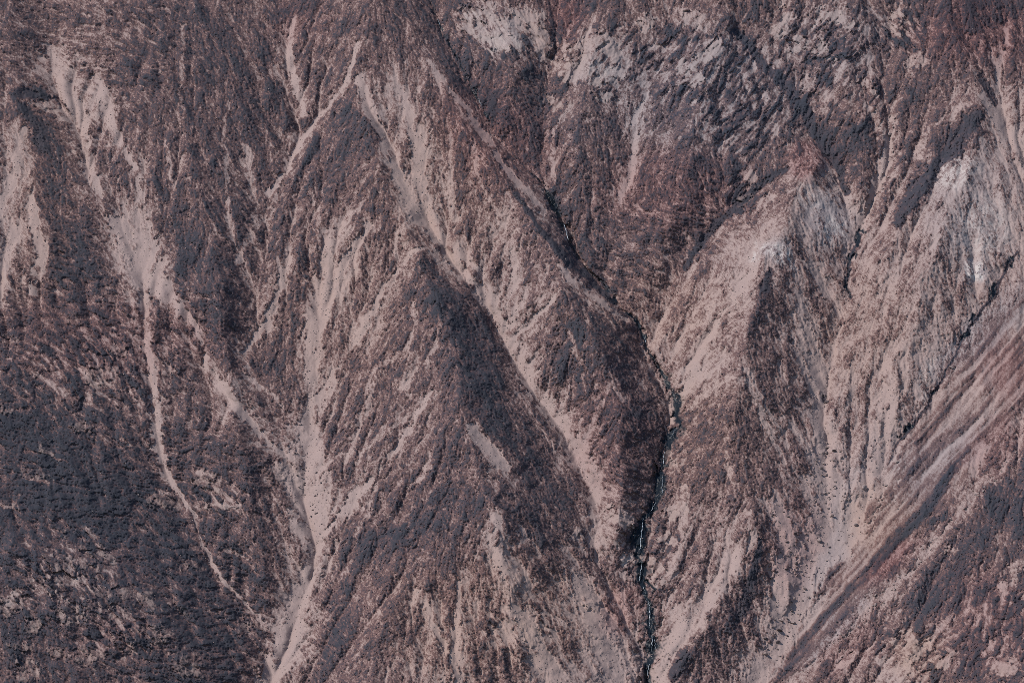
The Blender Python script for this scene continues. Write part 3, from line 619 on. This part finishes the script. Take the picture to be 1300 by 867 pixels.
# which piece of ground each face belongs to
part = np.zeros((NV, NU), np.int16)
best = np.full((NV, NU), 1e9, np.float32)
lo = (slice(0, NV, 6), slice(0, NU, 6))
names = list(RIDGES)
bl = np.full(U[lo].shape, 1e9, np.float32); pl = np.zeros(U[lo].shape, np.int16)
for k, nme in enumerate(names):
    pts = RIDGES[nme]
    for (a, b, _), (c, d, _) in zip(pts[:-1], pts[1:]):
        ll = (c - a) ** 2 + (d - b) ** 2
        t = np.clip(((U[lo] - a) * (c - a) + (V[lo] - b) * (d - b)) / ll, 0, 1)
        dd = np.hypot(U[lo] - a - t * (c - a), V[lo] - b - t * (d - b))
        n = dd < bl; bl[n] = dd[n]; pl[n] = k
jj = np.clip(((U + wfx * 6 - U0) / CELL / 6 + .5).astype(int), 0, pl.shape[1] - 1); ii = np.clip(((V + wfy * 6 - V0) / CELL / 6 + .5).astype(int), 0, pl.shape[0] - 1)
part = pl[ii, jj].copy()
NS = len(names)
for k, (sl, mk) in enumerate(oc_masks):
    sub = part[sl]; sub[mk > .5] = 200 + k; part[sl] = sub
bs = np.full_like(U, .5)
for k, mk in enumerate(scree_masks):
    n = (mk > bs); part[n] = 100 + k; bs[n] = mk[n]
part[wet > .5] = 60
partx = np.pad(part, ne, mode='edge')
fpart = partx[:-1, :-1].reshape(-1)
order = np.argsort(fpart, kind='stable'); fs = fpart[order]
cuts = {int(k): (np.searchsorted(fs, k, 'left'), np.searchsorted(fs, k, 'right')) for k in np.unique(fs)}

def ground_mesh(name, key):
    a, b = cuts[key]
    q = quads[order[a:b]]
    vid, inv = np.unique(q, return_inverse=True)
    me = bpy.data.meshes.new(name)
    me.vertices.add(len(vid)); me.vertices.foreach_set("co", Pf[vid].ravel())
    nf = len(q)
    me.loops.add(nf * 4); me.loops.foreach_set("vertex_index", inv.astype(np.int32).ravel())
    me.polygons.add(nf); me.polygons.foreach_set("loop_start", np.arange(0, nf * 4, 4, dtype=np.int32))
    for nm, arr in (("cover", cover), ("tint", tint)):
        at = me.attributes.new(nm, 'FLOAT_COLOR', 'POINT'); at.data.foreach_set("color", arr[vid].ravel())
    me.update(calc_edges=True)
    me.materials.append(MAT)
    o = bpy.data.objects.new(name, me); scene.collection.objects.link(o)
    return o

mountain = bpy.data.objects.new("mountainside", None)
scene.collection.objects.link(mountain)
mountain["kind"] = "structure"; mountain["label"] = "steep bare mountainside of spurs, gullies and scree filling the view"; mountain["category"] = "mountainside"
SPUR_LABEL = {
 'left_edge': ('ridge', 'brown rock ridge on the left edge with a dark notch'), 'upper_left': ('slope', 'dark scrubby slope in the upper left, streaked with thin scree'),
 'central': ('spur', 'tall central spur, pale streaks on one flank and dark scrub on the other'), 'lower_left_of_centre': ('slope', 'dark scrubby lower slope beside the main left chute'),
 'stream_left': ('ridge', 'narrow ridge dropping along the left bank of the stream'), 'middle': ('spur', 'mottled brown spur between the long chute and the stream'),
 'cliff_head': ('cliff', 'dark reddish cliff below pale crags at the top'), 'upper_bluff': ('bluff', 'reddish bluff right of the stream gorge'),
 'grey_face': ('rock_face', 'broad grey rock face at the top right of centre'), 'right_spur': ('spur', 'pale capped spur right of the stream'),
 'upper_right': ('spur', 'short dark spur between the two upper right gullies'), 'pale_face': ('ridge', 'ridge with a black rock band below the upper right peak'),
 'pale_front': ('rock_face', 'pale grey rock face under the upper right peak'), 'right_slope': ('slope', 'streaked purple and dark slope in the lower right'),
 'dark_corner': ('slope', 'darkest scrub slope in the lower left'), 'outcrops': ('slope', 'dark slope studded with pale outcrops at the lower left'),
}
for k, nme in enumerate(names):
    if k in cuts:
        o = ground_mesh(SPUR_LABEL[nme][0], k); o["label"] = SPUR_LABEL[nme][1]; o.parent = mountain
o = ground_mesh("stream_bed", 60); o["label"] = "black wet rock clefts of the stream"; o.parent = mountain
for k in range(len(OUTCROPS)):
    if 200 + k in cuts:
        o = ground_mesh("rock_outcrop", 200 + k); o.parent = mountain
for k, (lab, _) in enumerate(SCREE):
    if 100 + k in cuts:
        o = ground_mesh("scree", 100 + k); o["kind"] = "stuff"; o["label"] = lab; o["category"] = "scree"; o["group"] = "scree chutes of the mountainside"
print('ground', time.time() - T0, len(quads))

# ------------------------------------------------------------------ helpers to stand things on the ground
def simple_mat(name, c1, c2, scale, rough=.9, spec=.2):
    m = bpy.data.materials.new(name); m.use_nodes = True
    nt = m.node_tree; b = nt.nodes["Principled BSDF"]
    b.inputs["Roughness"].default_value = rough; b.inputs["Specular IOR Level"].default_value = spec
    tc = nt.nodes.new("ShaderNodeTexCoord"); n = nt.nodes.new("ShaderNodeTexNoise"); n.inputs["Scale"].default_value = scale; n.inputs["Detail"].default_value = 4
    r = nt.nodes.new("ShaderNodeValToRGB"); r.color_ramp.elements[0].position = .35; r.color_ramp.elements[1].position = .65
    r.color_ramp.elements[0].color = (*c1, 1); r.color_ramp.elements[1].color = (*c2, 1)
    nt.links.new(tc.outputs["Object"], n.inputs["Vector"]); nt.links.new(n.outputs["Fac"], r.inputs[0]); nt.links.new(r.outputs[0], b.inputs["Base Color"])
    return m
core = P[ne:ne + NV, ne:ne + NU]
def ground_at(u, v):
    i = min(max(int(round((v - V0) / CELL)), 0), NV - 1); j = min(max(int(round((u - U0) / CELL)), 0), NU - 1)
    return core[i, j]

def build(name, verts, faces, mat, smooth=False):
    me = bpy.data.meshes.new(name); me.from_pydata(verts, [], faces); me.materials.append(mat); me.update()
    if smooth: me.polygons.foreach_set("use_smooth", [True] * len(me.polygons))
    return me

# ------------------------------------------------------------------ the stream's white water
WATER = bpy.data.materials.new("white_water"); WATER.use_nodes = True
wb = WATER.node_tree.nodes["Principled BSDF"]; wb.inputs["Roughness"].default_value = .25
wtc = WATER.node_tree.nodes.new("ShaderNodeTexCoord"); wno = WATER.node_tree.nodes.new("ShaderNodeTexNoise"); wno.inputs["Scale"].default_value = .5; wno.inputs["Detail"].default_value = 3
wr = WATER.node_tree.nodes.new("ShaderNodeValToRGB"); wr.color_ramp.elements[0].color = (.06, .09, .11, 1); wr.color_ramp.elements[1].color = (.42, .46, .50, 1)
wr.color_ramp.elements[0].position = .38; wr.color_ramp.elements[1].position = .62
WATER.node_tree.links.new(wtc.outputs["Object"], wno.inputs["Vector"]); WATER.node_tree.links.new(wno.outputs["Fac"], wr.inputs[0]); WATER.node_tree.links.new(wr.outputs[0], wb.inputs["Base Color"])
stream = bpy.data.objects.new("stream", None); scene.collection.objects.link(stream)
stream["kind"] = "structure"; stream["label"] = "thin white stream falling in steps down its black rock cleft"; stream["category"] = "stream"
CASCADES = [[(819, 660, .7), (817, 679, 1.0), (815, 702, .8)], [(818.5, 712, .6), (816, 730, .9), (814.5, 742, .6)], [(819, 749, .5), (823, 759, .6)], [(826, 768, .6), (828, 786, 1.0), (828, 803, .7)], [(830.5, 813, .7), (831.5, 834, .9)], [(834.5, 818, .4), (835, 831, .6)],
            [(846, 575, .5), (845, 590, .7)], [(843, 606, .5), (843, 628, .8)], [(835, 641, .6), (829, 652, .6)], [(555, 24, .6), (558, 31, .7)], [(607, 124, .5), (611, 134, .6)], [(716, 283, .8), (719, 292, 1.0), (722, 304, .7)], [(820, 427, .4), (822, 434, .5)], [(863, 542, .7), (855, 556, .6)], [(828, 850, .6), (825, 866, .7)]]
wrng = np.random.default_rng(3)
for pts in CASCADES:
    vs_, fs_ = [], []
    samp = []
    for (a, b, w0), (c, d, w1) in zip(pts[:-1], pts[1:]):
        n = max(2, int(math.hypot(c - a, d - b) / 1.6))
        for t in np.linspace(0, 1, n, endpoint=False): samp.append((a + (c - a) * t, b + (d - b) * t, w0 + (w1 - w0) * t))
    samp.append(pts[-1])
    for (a, b, w) in samp:
        ps = [ground_at(a + da, b + db) for da in (-2, -1, 0, 1, 2) for db in (-1, 0, 1)]
        y = min(p[1] for p in ps) - .5; p = ground_at(a, b)
        x = p[0] + wrng.uniform(-.4, .4); w *= wrng.uniform(.25, .7)
        vs_ += [(x - w, y + .5, p[2]), (x, y, p[2]), (x + w, y + .5, p[2])]
    for k in range(len(samp) - 1):
        fs_ += [(3 * k, 3 * k + 3, 3 * k + 4, 3 * k + 1), (3 * k + 1, 3 * k + 4, 3 * k + 5, 3 * k + 2)]
    o = bpy.data.objects.new("cascade", build("cascade", vs_, fs_, WATER, True)); scene.collection.objects.link(o); o.parent = stream

# ------------------------------------------------------------------ boulders
def boulder_mesh(seed, mat):
    g = np.random.default_rng(seed)
    import bmesh
    bm = bmesh.new(); bmesh.ops.create_icosphere(bm, subdivisions=2, radius=1)
    pl_ = [(lambda n: (n / np.linalg.norm(n), g.uniform(.5, .85)))(g.standard_normal(3)) for _ in range(9)]
    for v in bm.verts:
        p = np.array(v.co)
        for n, d in pl_:
            k = p @ n
            if k > d: p = p - n * (k - d)
        p = p * np.array((1.15, .95, .8)) * (1 + g.normal(0, .02))
        v.co = p
    me = bpy.data.meshes.new("boulder"); bm.to_mesh(me); bm.free(); me.materials.append(mat)
    return me
BM1 = simple_mat("boulder_rock", (.16, .125, .118), (.30, .235, .22), .9)
BM2 = simple_mat("dark_boulder_rock", (.07, .058, .062), (.14, .11, .108), .9)
bmeshes = [boulder_mesh(50 + k, BM1) for k in range(5)]; bdark = [boulder_mesh(80 + k, BM2) for k in range(3)]
brng = np.random.default_rng(12)
def boulder(u, v, r, label, group=None, dark_=False, name="boulder"):
    ms = bdark if dark_ else bmeshes
    o = bpy.data.objects.new(name, ms[int(brng.integers(len(ms)))])
    p = ground_at(u, v)
    o.location = (float(p[0]), float(p[1]) - .25 * r, float(p[2]) + .25 * r)
    o.scale = (r * brng.uniform(.85, 1.25), r * brng.uniform(.85, 1.15), r * brng.uniform(.7, 1.0))
    o.rotation_euler = tuple(brng.uniform(-.6, .6, 2)) + (brng.uniform(0, 6.28),)
    o["label"] = label; o["category"] = "boulder"
    if group: o["group"] = group
    scene.collection.objects.link(o)
boulder(995, 807, 4.2, 'largest dark boulder near the foot of the right gully, at its lower edge', dark_=True)
boulder(993, 822, 3.0, 'dark boulder just below the largest one at the foot of the right gully', dark_=True)
boulder(1103, 622, 4.0, 'lone pale boulder on the smooth scree tongue in the right gully')
boulder(1045, 690, 3.6, 'bright pale boulder in the middle of the right gully floor')
boulder(1130, 171, 4.0, 'big pale boulder in the upper right gully between two dark spurs')
boulder(1093, 670, 3.2, 'pale boulder at the lower right of the smooth scree tongue')
boulder(1144, 588, 3.2, 'boulder at the top of the smooth scree tongue beside the purple slope')
boulder(978, 837, 3.2, 'pale boulder at the bottom edge of the right gully')
boulder(1213, 467, 2.4, 'small white boulder at the foot of the bluish right scree')
boulder(1054, 512, 3.4, 'dark boulder perched above the right gully floor', dark_=True)
GR = 'boulders strewn down the right gully'
spots = [(1066, 614), (1052, 629), (1071, 689), (1036, 667), (1035, 716), (1131, 619), (1112, 633), (1010, 778), (1026, 757), (1020, 760), (1002, 726), (1039, 733), (1055, 716), (1050, 696), (1012, 781), (1010, 796), (986, 801)]
for k in range(70):
    t = brng.random()
    pth = [(1050, 560), (1058, 620), (1050, 680), (1032, 740), (1008, 790), (985, 840)]
    q = t * 5; i0 = min(int(q), 4); f = q - i0
    spots.append((pth[i0][0] * (1 - f) + pth[i0 + 1][0] * f + brng.normal(0, 9), pth[i0][1] * (1 - f) + pth[i0 + 1][1] * f + brng.normal(0, 6)))
for (u, v) in spots:
    boulder(u, v, brng.choice([1.3, 1.6, 2.0, 2.5, 3.0], p=[.3, .3, .2, .12, .08]), 'grey boulder strewn on the scree floor of the right gully', GR, dark_=brng.random() < .25)
GU = 'boulders in the upper right gully'
for k in range(26):
    v = brng.uniform(150, 285); u = np.interp(v, [150, 190, 235, 285], [1127, 1132, 1120, 1102]) + brng.normal(0, 6)
    boulder(u, v, brng.uniform(1.2, 2.2), 'small boulder on the floor of the upper right gully above the pool', GU)
GF = 'rocks on the rosy scree fan'
for k in range(22):
    boulder(brng.uniform(980, 1022), brng.uniform(650, 790), brng.uniform(1.1, 2.0), 'small dark rock on the rosy scree fan under the right spur', GF, dark_=True, name="rock")
GC = 'rocks on the widest left chute'
for k in range(24):
    boulder(brng.normal(390, 11), brng.uniform(585, 680), brng.uniform(1.0, 1.8), 'small rock lying on the widest scree chute at the left', GC, dark_=brng.random() < .6, name="rock")
GB = 'rubble blocks of the lower right band'
for k in range(60):
    t = brng.random(); u = 1300 - 240 * t; v = 568 + 262 * t
    boulder(u + brng.normal(0, 4), v + brng.normal(0, 4), brng.uniform(1.0, 2.2), 'broken block in the rubble band across the lower right slope', GB, name="rock")

# ------------------------------------------------------------------ scrub and loose stones, too many to count
def scatter(name, label, cat, prob, count, rmin, rmax, mat, seed, top, ring):
    g = np.random.default_rng(seed)
    pr = (prob * ((U > -20) & (U < 1320) & (V > -20) & (V < 887))).ravel().astype(np.float64); pr /= pr.sum()
    pick = np.searchsorted(np.cumsum(pr), g.random(count))
    pick = np.minimum(pick, len(pr) - 1)
    base = core.reshape(-1, 3)[pick] + g.normal(0, .3, (count, 3))
    r = (rmin + (rmax - rmin) * g.random(count) ** 2)[:, None]
    ang = np.arange(ring) / ring * 2 * np.pi
    off = g.random(count)[:, None] * 6.28
    jit = 1 + g.normal(0, .22, (count, ring))
    lowx = np.cos(ang + off) * r * jit; lowy = np.sin(ang + off) * r * jit
    v = np.zeros((count, ring * 2 + 1, 3))
    v[:, :ring, 0] = base[:, :1] + lowx * .8; v[:, :ring, 1] = base[:, 1:2] + lowy * .8; v[:, :ring, 2] = base[:, 2:] - r * .7
    jit2 = 1 + g.normal(0, .22, (count, ring))
    v[:, ring:2 * ring, 0] = base[:, :1] + lowx * jit2; v[:, ring:2 * ring, 1] = base[:, 1:2] + lowy * jit2; v[:, ring:2 * ring, 2] = base[:, 2:] + r * .45 * jit2
    v[:, 2 * ring] = base + np.stack([g.normal(0, .15, count) * r[:, 0], g.normal(0, .15, count) * r[:, 0], top * r[:, 0]], -1)
    k = np.arange(ring); k1 = (k + 1) % ring
    tri = np.concatenate([np.stack([k, k1, k1 + ring], -1), np.stack([k, k1 + ring, k + ring], -1), np.stack([k + ring, k1 + ring, np.full(ring, 2 * ring)], -1)])
    f = (tri[None] + (np.arange(count) * (2 * ring + 1))[:, None, None]).reshape(-1, 3)
    me = bpy.data.meshes.new(name)
    me.vertices.add(count * (2 * ring + 1)); me.vertices.foreach_set("co", v.astype(np.float32).ravel())
    me.loops.add(f.size); me.loops.foreach_set("vertex_index", f.astype(np.int32).ravel())
    me.polygons.add(len(f)); me.polygons.foreach_set("loop_start", np.arange(0, f.size, 3, dtype=np.int32))
    me.update(calc_edges=True); me.materials.append(mat)
    o = bpy.data.objects.new(name, me); scene.collection.objects.link(o)
    o["kind"] = "stuff"; o["label"] = label; o["category"] = cat
SC = simple_mat("scrub_leaves", (.020, .024, .030), (.050, .048, .050), .25)
STN = simple_mat("loose_stone", (.15, .115, .11), (.34, .27, .25), .6)
scatter("scrub", "low dark scrub dotted over the shaded rock slopes", "scrub", sstep(.5, .8, S) * (1 - .93 * scree_all) * (1 - wet), 3000, .5, 1.1, SC, 5, 1.0, 5)
scatter("stones", "loose pale stones lying on scree and among the scrub", "stones", (.03 + scree_all + .8 * cleft) * (1 - .7 * wet), 8000, .4, 1.0, STN, 6, .8, 4)

print('done', time.time() - T0)
